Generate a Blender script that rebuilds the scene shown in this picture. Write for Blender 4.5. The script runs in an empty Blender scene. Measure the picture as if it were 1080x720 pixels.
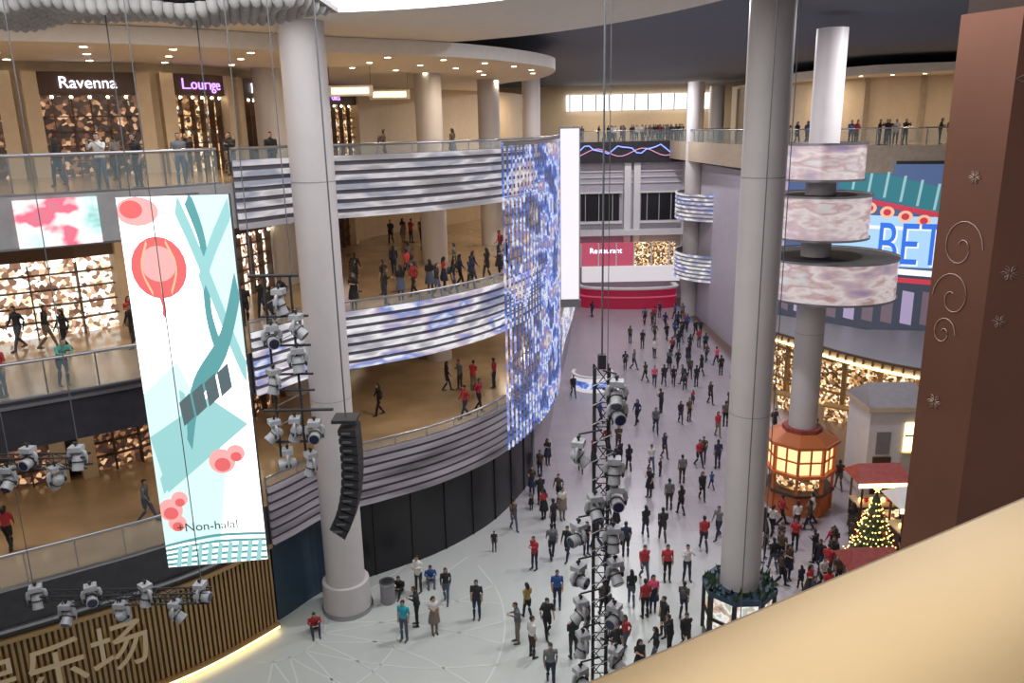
import bpy, bmesh, math, random
from mathutils import Vector, Matrix
random.seed(7)
scene=bpy.context.scene
COL=scene.collection
Z1,Z2,Z3=5.3,11.2,17.1

# ------------------------------------------------------------------ materials
def nt(name):
    m=bpy.data.materials.new(name); m.use_nodes=True
    return m,m.node_tree.nodes,m.node_tree.links,m.node_tree.nodes["Principled BSDF"]
def nosample(m):
    try: m.cycles.emission_sampling='NONE'
    except Exception: pass
    return m
def mat(name,col,rough=.5,metal=0,em=0,emc=None,noise=0,nscale=3,samp=False,alpha=1):
    m,N,L,P=nt(name)
    P.inputs['Base Color'].default_value=(*col,1); P.inputs['Roughness'].default_value=rough
    P.inputs['Metallic'].default_value=metal
    if em:
        P.inputs['Emission Color'].default_value=(*(emc or col),1); P.inputs['Emission Strength'].default_value=em
        P.inputs['Base Color'].default_value=(*[c*.25 for c in col],1)
    if noise:
        tc=N.new('ShaderNodeTexCoord'); n=N.new('ShaderNodeTexNoise'); n.inputs['Scale'].default_value=nscale; n.inputs['Detail'].default_value=4
        r=N.new('ShaderNodeValToRGB')
        r.color_ramp.elements[0].position=.3; r.color_ramp.elements[1].position=.7
        r.color_ramp.elements[0].color=(*[max(0,c*(1-noise)) for c in col],1)
        r.color_ramp.elements[1].color=(*[min(1,c*(1+noise)) for c in col],1)
        L.new(tc.outputs['Object'],n.inputs['Vector']); L.new(n.outputs['Fac'],r.inputs['Fac']); L.new(r.outputs['Color'],P.inputs['Base Color'])
    if not samp: nosample(m)
    return m
def ledmat(name,stops,scale=(1,1,1),strength=1.5,nscale=1.0,detail=3,kind='noise',metal=0):
    m,N,L,P=nt(name)
    P.inputs['Base Color'].default_value=(.02,.02,.02,1) if not metal else (.6,.56,.57,1); P.inputs['Roughness'].default_value=.4 if not metal else .25
    P.inputs['Metallic'].default_value=metal
    tc=N.new('ShaderNodeTexCoord'); mp=N.new('ShaderNodeMapping'); mp.inputs['Scale'].default_value=scale
    L.new(tc.outputs['Object'],mp.inputs['Vector'])
    if kind=='noise':
        t=N.new('ShaderNodeTexNoise'); t.inputs['Scale'].default_value=nscale; t.inputs['Detail'].default_value=detail; out=t.outputs['Fac']
    else:
        t=N.new('ShaderNodeTexVoronoi'); t.inputs['Scale'].default_value=nscale
        s=N.new('ShaderNodeSeparateColor'); L.new(t.outputs['Color'],s.inputs['Color']); out=s.outputs[0]
    L.new(mp.outputs['Vector'],t.inputs['Vector'])
    r=N.new('ShaderNodeValToRGB'); e=r.color_ramp.elements
    e[0].position=stops[0][0]; e[0].color=(*stops[0][1],1); e[1].position=stops[-1][0]; e[1].color=(*stops[-1][1],1)
    for p,c in stops[1:-1]:
        x=e.new(p); x.color=(*c,1)
    L.new(out,r.inputs['Fac']); L.new(r.outputs['Color'],P.inputs['Emission Color']); P.inputs['Emission Strength'].default_value=strength
    return nosample(m)

M={}
M['cream']=mat('cream_plaster',(.62,.50,.35),.6,noise=.04)
M['ceilcream']=mat('ceiling_cream',(.80,.76,.68),.6,noise=.03)
M['white']=mat('white_paint',(.72,.71,.70),.5,noise=.03)
M['lav']=mat('lavender_wall',(.46,.43,.50),.5,noise=.05)
M['fascia']=mat('fascia_grey',(.25,.24,.25),.4,noise=.08)
M['fasciamid']=mat('fascia_mid',(.30,.29,.29),.4,noise=.08)
M['stripeback']=mat('stripe_back_panel',(.12,.112,.13),.4,noise=.08)
M['fascialight']=mat('fascia_light',(.45,.44,.42),.4,noise=.08)
M['darkfascia']=mat('dark_fascia',(.03,.028,.034),.3,noise=.2)
M['darkceil']=mat('dark_ceiling',(.15,.17,.215),.8,noise=.05)
M['column']=mat('column_paint',(.56,.53,.52),.5,noise=.03,nscale=1)
M['marble']=mat('warm_marble',(.38,.275,.17),.15,noise=.15,nscale=.6)
M['black']=mat('black_gloss',(.012,.012,.015),.3)
M['blackm']=mat('black_matte',(.018,.018,.020),.6)
M['teal']=mat('teal_wall',(.03,.06,.10),.4,noise=.1)
M['gold']=mat('gold_rib',(.40,.26,.12),.4,.6)
M['golddark']=mat('gold_recess',(.15,.10,.05),.5,.4)
M['goldtext']=mat('gold_lettering',(.75,.58,.34),.3,.6,em=.22,emc=(.75,.58,.36))
M['brass']=mat('brushed_brass',(.34,.245,.125),.40,.9,noise=.06,nscale=2)
M['copper']=mat('copper_panel',(.22,.10,.065),.36,.6,noise=.08,nscale=.8)
M['copperdark']=mat('copper_dark',(.05,.028,.02),.45,.5)
M['steel']=mat('steel',(.38,.38,.40),.3,.9)
M['wire']=mat('cable_steel',(.15,.16,.17),.5,.6)
M['lamp']=mat('downlight',(1,.9,.7),em=14,emc=(1,.84,.58))
M['glow']=mat('luminous_panel',(1,1,1),em=3.0,emc=(.98,.97,1),samp=True)
M['glowwarm']=mat('warm_glow',(1,.8,.4),em=4,emc=(1,.72,.30))
M['winglow']=mat('window_glow',(1,1,1),em=2.2,emc=(.9,.93,1))
M['towerglow']=mat('tower_glow',(1,1,1),em=.9,emc=(.92,.88,1))
M['ledge']=mat('ledge_glow',(1,1,1),em=.6,emc=(.95,.9,.95))
M['red']=mat('red_panel',(.45,.02,.05),.5,em=.3,emc=(.6,.02,.08))
M['pinksign']=mat('pink_sign',(.6,.1,.2),.5,em=.55,emc=(.75,.12,.20))
M['orange']=mat('orange_paint',(.55,.16,.05),.5)
M['lantern']=mat('lantern_panel',(1,.6,.3),em=1.7,emc=(1,.58,.27))
M['shelf']=mat('dark_wood',(.08,.042,.026),.5)
M['signw']=mat('sign_white',(1,1,1),em=3,emc=(.85,.85,1))
M['signp']=mat('sign_purple',(.6,.4,1),em=2,emc=(.55,.30,1))
M['signy']=mat('sign_yellow',(1,.8,.4),em=3,emc=(1,.75,.35))
M['greyhead']=mat('fixture_grey',(.34,.35,.36),.35,noise=.1,nscale=8)
M['lens']=mat('fixture_lens',(.02,.02,.05),.08)
M['foliage']=mat('fir_foliage',(.04,.08,.03),.7,noise=.4,nscale=8)
M['fairy']=mat('fairy_light',(1,.7,.2),em=4,emc=(1,.58,.18))
M['ornred']=mat('bauble_red',(.6,.03,.03),.2,.3)
M['tan']=mat('tan_stone',(.42,.34,.25),.6,noise=.1)
M['roofred']=mat('red_roof',(.30,.06,.05),.6,noise=.2,nscale=5)
M['ornw']=mat('pale_inlay',(.50,.36,.28),.35,.4)
M['ledA']=ledmat('led_bars_silver',[(.25,(.16,.15,.16)),(.42,(.30,.28,.29)),(.5,(.62,.58,.60)),(.58,(.26,.27,.34)),(.75,(.6,.56,.53))],(.25,.25,1.2),1.0,1.0)
M['ledB']=ledmat('led_bars_bright',[(.3,(.14,.17,.34)),(.42,(.42,.40,.45)),(.50,(.85,.84,.86)),(.56,(.50,.42,.52)),(.61,(.18,.26,.62)),(.66,(.85,.85,.9)),(.8,(.75,.6,.65))],(.35,.35,1.0),1.0,1.0)
M['ledC']=ledmat('led_bars_dim',[(.3,(.09,.08,.09)),(.5,(.22,.19,.22)),(.7,(.32,.30,.33))],(.3,.3,2),.7,1.0)
M['ledblue']=ledmat('led_mesh_blue',[(.28,(.60,.56,.66)),(.36,(.12,.12,.22)),(.43,(.05,.08,.25)),(.48,(.10,.20,.70)),(.52,(.8,.84,1)),(.56,(.12,.22,.75)),(.61,(.42,.28,.34)),(.66,(.8,.74,.78)),(.76,(.10,.11,.18))],(1.0,1.0,1.3),.95,.55,4)
M['ledring']=ledmat('led_ring',[(.3,(.22,.14,.30)),(.42,(.50,.34,.36)),(.50,(.75,.66,.64)),(.58,(.40,.20,.18)),(.66,(.6,.56,.56)),(.75,(.7,.66,.68))],(.5,.5,1.4),.62,1.0,metal=.75)
M['shopwarm']=ledmat('shop_lit_shelves_warm',[(0,(.03,.014,.008)),(.45,(.18,.08,.03)),(.68,(.7,.38,.15)),(.87,(1,.75,.42)),(1,(1,.97,.8))],(1,1,1),1.3,6.5,3,'vor')  # shop materials: lit goods as emissive cells, shop light put into the colour
M['shopwhite']=ledmat('shop_lit_shelves_white',[(0,(.10,.05,.035)),(.33,(.36,.20,.12)),(.55,(.95,.72,.5)),(.75,(1,.95,.82)),(1,(1,1,1))],(1,1,1),1.7,6.0,3,'vor')
M['shopdark']=ledmat('shop_lit_interior_dark',[(0,(.02,.010,.008)),(.6,(.06,.03,.02)),(.85,(.30,.13,.06)),(1,(.9,.55,.3))],(1,1,1),1.1,6.0,3,'vor')
def glassmat():
    m,N,L,P=nt('balustrade_glass')
    P.inputs['Base Color'].default_value=(.35,.45,.45,1); P.inputs['Roughness'].default_value=.05; P.inputs['Alpha'].default_value=.16
    return m
M['glass']=glassmat()
def floormat():
    m,N,L,P=nt('plaza_floor_tiles')
    tc=N.new('ShaderNodeTexCoord')
    br=N.new('ShaderNodeTexBrick'); br.inputs['Scale'].default_value=1; br.inputs['Brick Width'].default_value=1.2; br.inputs['Row Height'].default_value=1.2; br.inputs['Mortar Size'].default_value=.015
    br.offset=0
    br.inputs['Color1'].default_value=(.375,.34,.375,1); br.inputs['Color2'].default_value=(.34,.31,.345,1); br.inputs['Mortar'].default_value=(.27,.245,.275,1)
    L.new(tc.outputs['Object'],br.inputs['Vector'])
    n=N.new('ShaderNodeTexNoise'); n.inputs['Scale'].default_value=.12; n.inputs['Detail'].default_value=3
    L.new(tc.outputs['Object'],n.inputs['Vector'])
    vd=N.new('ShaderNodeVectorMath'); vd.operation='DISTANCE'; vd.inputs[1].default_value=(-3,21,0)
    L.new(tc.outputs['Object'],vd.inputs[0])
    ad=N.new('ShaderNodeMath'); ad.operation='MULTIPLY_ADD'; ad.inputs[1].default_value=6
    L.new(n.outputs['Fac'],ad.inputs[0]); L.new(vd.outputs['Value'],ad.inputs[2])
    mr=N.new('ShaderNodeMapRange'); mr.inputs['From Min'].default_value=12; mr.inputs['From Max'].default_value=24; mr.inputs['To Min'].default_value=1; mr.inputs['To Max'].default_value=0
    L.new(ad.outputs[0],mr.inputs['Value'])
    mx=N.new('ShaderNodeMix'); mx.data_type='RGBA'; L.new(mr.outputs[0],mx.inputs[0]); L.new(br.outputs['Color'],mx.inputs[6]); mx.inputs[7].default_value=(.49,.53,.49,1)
    sx=N.new('ShaderNodeSeparateXYZ'); L.new(tc.outputs['Object'],sx.inputs[0])
    m2=N.new('ShaderNodeMapRange'); m2.inputs['From Min'].default_value=17.5; m2.inputs['From Max'].default_value=18.2; L.new(sx.outputs[0],m2.inputs['Value'])
    mx2=N.new('ShaderNodeMix'); mx2.data_type='RGBA'; L.new(m2.outputs[0],mx2.inputs[0]); L.new(mx.outputs[2],mx2.inputs[6]); mx2.inputs[7].default_value=(.14,.085,.06,1)
    L.new(mx2.outputs[2],P.inputs['Base Color'])
    P.inputs['Roughness'].default_value=.28
    return m
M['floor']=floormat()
M['inlay']=mat('white_inlay',(.62,.66,.62),.35)

# ------------------------------------------------------------------ mesh builder
class B:
    def __init__(s): s.v=[];s.f=[];s.m=[];s.s=[];s.mats=[]
    def mi(s,m):
        m=M[m] if isinstance(m,str) else m
        if m not in s.mats: s.mats.append(m)
        return s.mats.index(m)
    def add(s,v,f,m,smooth=False):
        o=len(s.v); k=s.mi(m); s.v+= [tuple(p) for p in v]
        for q in f: s.f.append([o+i for i in q]); s.m.append(k); s.s.append(smooth)
    def box(s,c,d,m,rot=0):
        cx,cy,cz=c; a,b,h=[x/2 for x in d]; ca,sa=math.cos(rot),math.sin(rot)
        v=[(cx+x*a*ca-y*b*sa,cy+x*a*sa+y*b*ca,cz+z*h) for z in(-1,1) for x,y in((-1,-1),(1,-1),(1,1),(-1,1))]
        s.add(v,[(3,2,1,0),(4,5,6,7),(0,1,5,4),(1,2,6,5),(2,3,7,6),(3,0,4,7)],m)
    def cyl(s,c,r,z0,z1,m,n=32,r2=None,caps=True,capm=None,ang=0):
        r2=r if r2 is None else r2
        v=[(c[0]+r*math.cos(ang+2*math.pi*i/n),c[1]+r*math.sin(ang+2*math.pi*i/n),z0) for i in range(n)]+[(c[0]+r2*math.cos(ang+2*math.pi*i/n),c[1]+r2*math.sin(ang+2*math.pi*i/n),z1) for i in range(n)]
        s.add(v,[(i,(i+1)%n,n+(i+1)%n,n+i) for i in range(n)],m,n>12)
        if caps: s.add(v,[tuple(range(n-1,-1,-1)),tuple(range(n,2*n))],capm or m)
    def sweep(s,cur,o0,o1,z0,z1,m,sm=False,mt=None,mb=None):
        """rectangular section swept along plan curve; o=offset toward atrium"""
        a=off(cur,o0); b=off(cur,o1); n=len(cur)
        v=[(x,y,z0) for x,y in a]+[(x,y,z0) for x,y in b]+[(x,y,z1) for x,y in b]+[(x,y,z1) for x,y in a]
        r=range(n-1)
        s.add(v,[(n+i,n+i+1,2*n+i+1,2*n+i) for i in r],m,sm)
        s.add(v,[(3*n+i,3*n+i+1,i+1,i) for i in r],m,sm)
        s.add(v,[(2*n+i,2*n+i+1,3*n+i+1,3*n+i) for i in r],mt or m)
        s.add(v,[(i,i+1,n+i+1,n+i) for i in r],mb or m)
        s.add(v,[(0,n,2*n,3*n),(n-1,2*n-1,3*n-1,4*n-1)],m)
    def prism(s,poly,z0,z1,ms,mt=None,mb=None):
        n=len(poly); v=[(x,y,z0) for x,y in poly]+[(x,y,z1) for x,y in poly]
        s.add(v,[(i,(i+1)%n,n+(i+1)%n,n+i) for i in range(n)],ms)
        s.add(v,[tuple(range(n,2*n))],mt or ms); s.add(v,[tuple(range(n-1,-1,-1))],mb or ms)
    def tube(s,pts,r,m,n=8,smooth=True,xax=None,caps=True):
        P=[Vector(p) for p in pts]; R=r if isinstance(r,(list,tuple)) else [r]*len(P)
        V=[]
        for i,p in enumerate(P):
            t=(P[min(i+1,len(P)-1)]-P[max(i-1,0)]); t=t.normalized() if t.length>1e-9 else Vector((0,0,1))
            if xax: x=Vector(xax); x=(x-t*x.dot(t)).normalized()
            else:
                x=t.cross(Vector((0,0,1)))
                if x.length<.05: x=t.cross(Vector((0,1,0)))
                x.normalize()
            y=t.cross(x); q=R[i]; rx,ry=(q if isinstance(q,(list,tuple)) else (q,q))
            V+=[p+x*rx*math.cos(2*math.pi*k/n)+y*ry*math.sin(2*math.pi*k/n) for k in range(n)]
        F=[(i*n+k,i*n+(k+1)%n,(i+1)*n+(k+1)%n,(i+1)*n+k) for i in range(len(P)-1) for k in range(n)]
        s.add(V,F,m,smooth)
        if caps: s.add(V,[tuple(range(n-1,-1,-1)),tuple(range((len(P)-1)*n,len(P)*n))],m)
    def ball(s,c,r,m,nu=10,nv=7):
        rx,ry,rz=r if isinstance(r,(list,tuple)) else (r,r,r)
        V=[(c[0],c[1],c[2]+rz)]
        for j in range(1,nv):
            a=math.pi*j/nv
            V+=[(c[0]+rx*math.sin(a)*math.cos(2*math.pi*i/nu),c[1]+ry*math.sin(a)*math.sin(2*math.pi*i/nu),c[2]+rz*math.cos(a)) for i in range(nu)]
        V.append((c[0],c[1],c[2]-rz)); F=[]
        for i in range(nu): F.append((0,1+i,1+(i+1)%nu))
        for j in range(nv-2):
            for i in range(nu): F.append((1+j*nu+i,1+(j+1)*nu+i,1+(j+1)*nu+(i+1)%nu,1+j*nu+(i+1)%nu))
        l=len(V)-1; k=1+(nv-2)*nu
        for i in range(nu): F.append((l,k+(i+1)%nu,k+i))
        s.add(V,F,m,True)
    def mesh(s,name):
        me=bpy.data.meshes.new(name); me.from_pydata(s.v,[],s.f)
        for m in s.mats: me.materials.append(m)
        me.polygons.foreach_set('material_index',s.m); me.polygons.foreach_set('use_smooth',s.s); me.update(); return me
    def obj(s,name,parent=None,loc=(0,0,0)):
        return place(s.mesh(name),name,loc,0,1,parent)
def place(me,name,loc=(0,0,0),rot=0,sc=1,parent=None):
    o=bpy.data.objects.new(name,me); COL.objects.link(o); o.location=loc; o.rotation_euler=(0,0,rot); o.scale=(sc,)*3
    if parent: o.parent=parent
    return o
def empty(name,loc=(0,0,0)):
    o=bpy.data.objects.new(name,None); COL.objects.link(o); o.location=loc; o.empty_display_size=.3; return o

# ------------------------------------------------------------------ plan curves
def cr(pts,n=8):
    P=[pts[0]]+list(pts)+[pts[-1]]; out=[]
    for i in range(1,len(P)-2):
        for k in range(n):
            t=k/n; a,b,c,d=P[i-1],P[i],P[i+1],P[i+2]
            out.append(tuple(.5*((2*b[j])+(-a[j]+c[j])*t+(2*a[j]-5*b[j]+4*c[j]-d[j])*t*t+(-a[j]+3*b[j]-3*c[j]+d[j])*t**3) for j in range(2)))
    out.append(tuple(pts[-1])); return out
def off(c,d):
    o=[]
    for i in range(len(c)):
        a=c[max(i-1,0)]; b=c[min(i+1,len(c)-1)]; dx,dy=b[0]-a[0],b[1]-a[1]; l=math.hypot(dx,dy) or 1
        o.append((c[i][0]+dy/l*d,c[i][1]-dx/l*d))
    return o
def clen(c): return sum(math.dist(c[i],c[i+1]) for i in range(len(c)-1))
def cat(c,s):
    for i in range(len(c)-1):
        l=math.dist(c[i],c[i+1])
        if s<=l or i==len(c)-2:
            t=s/l; dx,dy=(c[i+1][0]-c[i][0])/l,(c[i+1][1]-c[i][1])/l
            return (c[i][0]+dx*s,c[i][1]+dy*s),(dx,dy)
        s-=l
def sub(c,x0,x1): return [p for p in c if x0<=p[0]<=x1]
E=cr([(-30,14.5),(-24,17.7),(-18,20.6),(-14,23),(-11.3,25),(-9,27.8),(-7.6,29.9),(-5.8,31),(-3.5,32.6),(-1.6,34.6),(-.3,36.6),(1,39.6),(1.9,42.8),(2.4,46),(2.9,50),(3.6,56),(4.8,64),(6,74),(7,87)],8)
B3=cr([(-36,27),(-24,32.5),(-18,35.5),(-14,38.5),(-12.8,46),(-11,56),(-5,66),(0,74),(3,87)],6)
B2=cr([(-34,22.5),(-24,27.5),(-19,30),(-15.5,32.8),(-12.8,38),(-11.8,46),(-10.5,58),(-4,67),(1,76),(3,87)],6)

# ------------------------------------------------------------------ shell
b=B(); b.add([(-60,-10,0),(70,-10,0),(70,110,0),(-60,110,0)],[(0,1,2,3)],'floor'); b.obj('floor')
for k,(z,fm) in enumerate([(Z1,'darkfascia'),(Z2,'darkfascia'),(Z3,'fasciamid')]):
    b=B(); b.prism(E+[(7,100),(-60,100),(-60,14.5)],z-1.5,z,fm,'marble','ceilcream'); b.obj('mezzanine_slab')
for c,z0,z1 in [(B2,Z1,Z2-1.5),(B2,Z2,Z3-1.5),(B3,Z3,21.7)]:
    b=B(); b.sweep(c,-.3,0,z0,z1,'cream' if z0>6 else 'darkfascia'); b.obj('wall_left')
# ceiling
def oval(rx,ry,n=96,c=(-6,15)): return [(c[0]+rx*math.cos(2*math.pi*i/n),c[1]+ry*math.sin(2*math.pi*i/n)) for i in range(n)]
inn=oval(11.3,12); out=oval(14.5,22.3); far=oval(130,130); n=96
b=B()
V=[(x,y,22.3) for x,y in inn]+[(x,y,22.3) for x,y in out]+[(x,y,23.2) for x,y in out]+[(x,y,23.2) for x,y in far]
R=range(n)
b.add(V,[(i,(i+1)%n,n+(i+1)%n,n+i) for i in R],'ceilcream')
b.add(V,[(n+i,n+(i+1)%n,2*n+(i+1)%n,2*n+i) for i in R],'ceilcream',True)
b.add(V,[(2*n+i,2*n+(i+1)%n,3*n+(i+1)%n,3*n+i) for i in R],'darkceil')
V=[(x,y,22.3) for x,y in inn]+[(x,y,24.4) for x,y in inn]
b.add(V,[(i,(i+1)%n,n+(i+1)%n,n+i) for i in R],'glow',True); b.add(V,[tuple(range(n,2*n))],'glow')
b.obj('ceiling')
S=cr([(-60,8),(-36,19),(-22,24.7),(-13,28.8),(-7.5,33),(-3,36),(0,39.5),(2.2,44),(2.7,48),(2,54),(-.5,60),(-1,72)],8)
b=B(); b.prism(S+[(-1,100),(-60,100)],21.7,22.28,'ceilcream')
b.obj('ceiling_soffit')
b=B()
def dl(x,y,z,r=.16):
    b.cyl((x,y),r,z-.03,z-.005,'lamp',10); b.cyl((x,y),r*1.35,z-.02,z,'white',10)
for o in (-1.2,-4,-7):
    c=off(S,o); L=clen(c); s=30
    while s<L-22:
        (x,y),_=cat(c,s); dl(x,y,21.7,.13 if y<50 else .16); s+=2.9
for z,o0 in((Z3-1.5,-1.6),(Z2-1.5,-1.6)):
    for o in (o0,o0-3):
        c=off(E,o); L=clen(c); s=10
        while s<L-25:
            (x,y),_=cat(c,s); dl(x,y,z,.11); s+=3.2
b.obj('recessed_downlight')
b=B()
for x,y in((-7.6,41),(-6.4,46)):
    b.box((x,y,20.6),(2.2,.15,.5),'white'); b.box((x,y-.09,20.6),(1.8,.02,.28),'signy')
    for sx in(-1,1): b.tube([(x+sx,y,20.8),(x+sx,y,21.7)],.015,'wire',5)
b.obj('hanging_direction_sign')

# far end
b=B()
b.prism([(5,87),(60,87),(60,100),(5,100)],14.9,17.1,'darkfascia','marble','ceilcream'); b.obj('mezzanine_slab')
b=B()
b.box((32,88.3,7.45),(55,.5,14.9),'lav')
for x,w in((9.7,4.4),(16.2,3.9),(22.4,4)):
    b.box((x,88.02,10.2),(w,.1,2.9),'black')
    for k in(-1,0,1): b.box((x+k*w/3,87.95,10.2),(.08,.08,2.9),'lav')
    b.box((x,87.8,8.6),(w+.6,.5,.25),'white')
    b.box((x,87.8,11.8),(w+.6,.4,.2),'white')
for z in(12.8,13.4,14.0): b.box((20,87.95,z),(30,.15,.12),'white')
for x in (7.3,12.7,13.7,19): b.box((x,87.7,10),(.7,.7,9.8),'white')
b.box((16,87,7.6),(20,1.8,.5),'white')
b.obj('wall_far')
def text_mesh(s,size=1,extr=0.0):
    cu=bpy.data.curves.new('t','FONT'); cu.body=s; cu.size=size; cu.align_x='CENTER'; cu.align_y='CENTER'; cu.extrude=extr
    o=bpy.data.objects.new('t',cu); COL.objects.link(o); dg=bpy.context.evaluated_depsgraph_get(); dg.update()
    me=bpy.data.meshes.new_from_object(o.evaluated_get(dg)); V=[v.co.copy() for v in me.vertices]; F=[tuple(p.vertices) for p in me.polygons]
    bpy.data.objects.remove(o); bpy.data.curves.remove(cu); bpy.data.meshes.remove(me); return V,F
b=B()
b.box((10.3,86.6,5.3),(6.0,.4,2.5),'pinksign'); b.box((15.6,86.6,5.3),(4.4,.4,2.5),'shopwarm')
b.box((13,86.3,3.2),(10.5,.9,1.6),'ledge')
for i in range(6): b.box((7.6+i*1.9,86.3,5.3),(.12,.5,2.5),'white')
V,F=text_mesh('Restaurant',.8); b.add([(10.3+v.x,86.35,5.7+v.y) for v in V],F,'signw')
b.obj('shopfront_far')
b=B()
c=cr([(7.2,85.5),(8,84),(11,83),(14.5,82.8),(17.3,83.5),(17.5,85.5)],6)
b.sweep(c,-.2,0,0,2.1,'red'); b.sweep(c,-.3,.25,2.1,2.3,'white'); b.sweep(c,-.05,.05,1.2,1.35,'pinksign'); b.obj('red_counter_kiosk')
b=B()
b.box((30,97,20.2),(70,.4,6.2),'cream'); b.box((15.3,96.6,21.3),(17,.2,1.7),'winglow')
for i in range(12): b.box((7.2+i*1.5,96.5,21.3),(.15,.2,1.7),'fascia')
b.obj('wall_far_upper')
b=B()
c=[(5.5,87.1),(45,87.1)]
b.sweep(c,0,.06,17.1,18.1,'glass'); b.tube([(5.5,87.05,18.2),(45,87.05,18.2)],.05,'steel')
for i in range(22): b.box((6+i*1.8,87.05,17.65),(.06,.06,1.1),'steel')
b.obj('glass_balustrade')
b=B()
xs=[(7+i*.5) for i in range(33)]
b.tube([(x,86.8,16.3+.35*math.sin(x*1.7)+.15*math.sin(x*4)) for x in xs],.06,mat('led_rope_blue',(.3,.4,1),em=1.6,emc=(.25,.35,1)))
b.tube([(x,86.8,16.0+.4*math.sin(x*1.3+2)) for x in xs],.04,mat('led_rope_pink',(1,.3,.6),em=1.0,emc=(.8,.35,.6)))
b.obj('string_light_garland')

# right building
Rw=cr([(18.5,86),(18.8,74),(19.2,64),(21,58.5),(24.5,55.3),(29,53),(40,50)],8)
b=B(); b.sweep(Rw,-.5,0,0,15,'lav'); b.obj('wall_right')
R3=cr([(17,87),(17.6,74),(18.3,64),(20.3,58),(24,55),(29,53),(42,49.5)],8)
b=B(); b.prism(R3+[(70,49),(70,87)],15.3,17.1,'tan','marble','ceilcream'); b.obj('mezzanine_slab')
b=B(); b.sweep(R3,-.15,-.1,17.1,18.1,'glass'); b.tube([(x,y,18.2) for x,y in off(R3,-.12)],.05,'steel')
L=clen(R3); s=0
while s<L:
    (x,y),_=cat(off(R3,-.12),s); b.box((x,y,17.6),(.05,.05,1.1),'steel'); s+=1.5
b.obj('glass_balustrade')
b=B(); Rb=cr([(23,86),(24,72),(27,66),(33,63),(50,59)],6)
b.sweep(Rb,-.3,0,17.1,22.3,'cream')
for s in range(2,50,4):
    (x,y),(dx,dy)=cat(Rb,s); b.box((x,y-.1,19.5),(.35,.35,5),'tan')
b.obj('wall_right_upper')
b=B(); b.prism(cr([(26,86),(22.5,72),(25,62),(30,58.5),(50,54)],6)+[(70,54),(70,86)],21.9,22.5,'ceilcream')
for i in range(9): dl(26+i*1.9,62-i*.9,21.88,.13)
b.obj('ceiling_soffit')
for z in(5.7,11.4):
    b=B(); arc=[(21+4.6*math.cos(math.radians(a)),79+4.6*math.sin(math.radians(a))) for a in range(130,340,8)]
    b.prism(arc+[(24,86)],z-1.4,z,'darkfascia','marble','ceilcream')
    for i in range(7): b.sweep(arc,.12,.2,z-1.5+i*.38,z-1.5+i*.38+.2,'ledB')
    b.sweep(arc,.0,.08,z-1.5,z+1,'fascia')
    b.obj('led_striped_balcony')

# ------------------------------------------------------------------ columns
def column(x,y,r,z0=0,z1=22.6,base=True,cap=0):
    b=B(); b.cyl((x,y),r,z0,z1,'column',40)
    if base:
        b.cyl((x,y),r+.2,0,1.3,'column',40,r+.16); b.cyl((x,y),r+.26,0,.15,'steel',40)
    b.cyl((x,y),r+.005,17.0,17.03,'fascia',40); b.cyl((x,y),r+.005,9,9.02,'fascia',40)
    b.obj('round_column')
column(-6.9,29,.77); column(8.2,26.4,.70); column(14.2,37.2,.66)
for x,y,r in[(-4.4,47,.75),(-1.2,54,.7),(2.0,70,.75),(-11.6,41,.7),(18,80,.8),(22.5,90,.8)]: column(x,y,r,base=False)

# ------------------------------------------------------------------ LED striped balustrades
Er=sub(E,-9.5,3.2)
for z,mm,nb in((Z3,'ledA',7),(Z2,'ledB',7),(Z1,'ledC',7)):
    b=B()
    b.sweep(Er,.02,.08,z-1.5,z+.75,'stripeback')
    for i in range(nb): b.sweep(Er,.10,.22,z-1.55+i*.35,z-1.55+i*.35+.19,mm)
    b.tube([(x,y,z+1.12) for x,y in off(Er,.05)],.05,'steel'); b.sweep(Er,.03,.06,z+.75,z+1.08,'glass')
    s=0; L=clen(Er)
    while s<L:
        (x,y),(dx,dy)=cat(off(Er,.05),s); b.box((x,y,z+.9),(.05,.05,.4),'steel'); s+=1.5
    b.obj('led_striped_balustrade')
Ef=[p for p in E if p[1]>48.5 and p[1]<85]
for z in(Z3,Z2,Z1):
    b=B(); b.sweep(Ef,.02,.08,z-1.5,z+.8,'fascia')
    for i in range(7): b.sweep(Ef,.10,.2,z-1.55+i*.35,z-1.55+i*.35+.18,'ledB')
    b.obj('led_striped_balustrade')
# vertical LED mesh curtain
Em=[p for p in E if p[0]>-.75 and p[1]<46.5]
b=B(); c=off(Em,.42); L=clen(c); s=0
while s<L:
    (x,y),(dx,dy)=cat(c,s); b.box((x,y,11),(.12,.06,14.2),'ledblue',math.atan2(dy,dx)); s+=.42
for i in range(36): 
    z=4.1+i*.4; b.sweep(c,-.06,-.03,z,z+.04,'blackm')
b.sweep(c,-.02,.06,17.95,18.1,'steel')
b.obj('led_mesh_curtain')
b=B(); b.box((3.5,47.3,13.7),(1.2,.5,10),'fascia'); b.box((3.5,47.0,13.7),(1.05,.12,9.8),'towerglow'); b.box((3.5,47.3,8.5),(1.3,.6,.4),'steel'); b.obj('vertical_light_tower')

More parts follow.
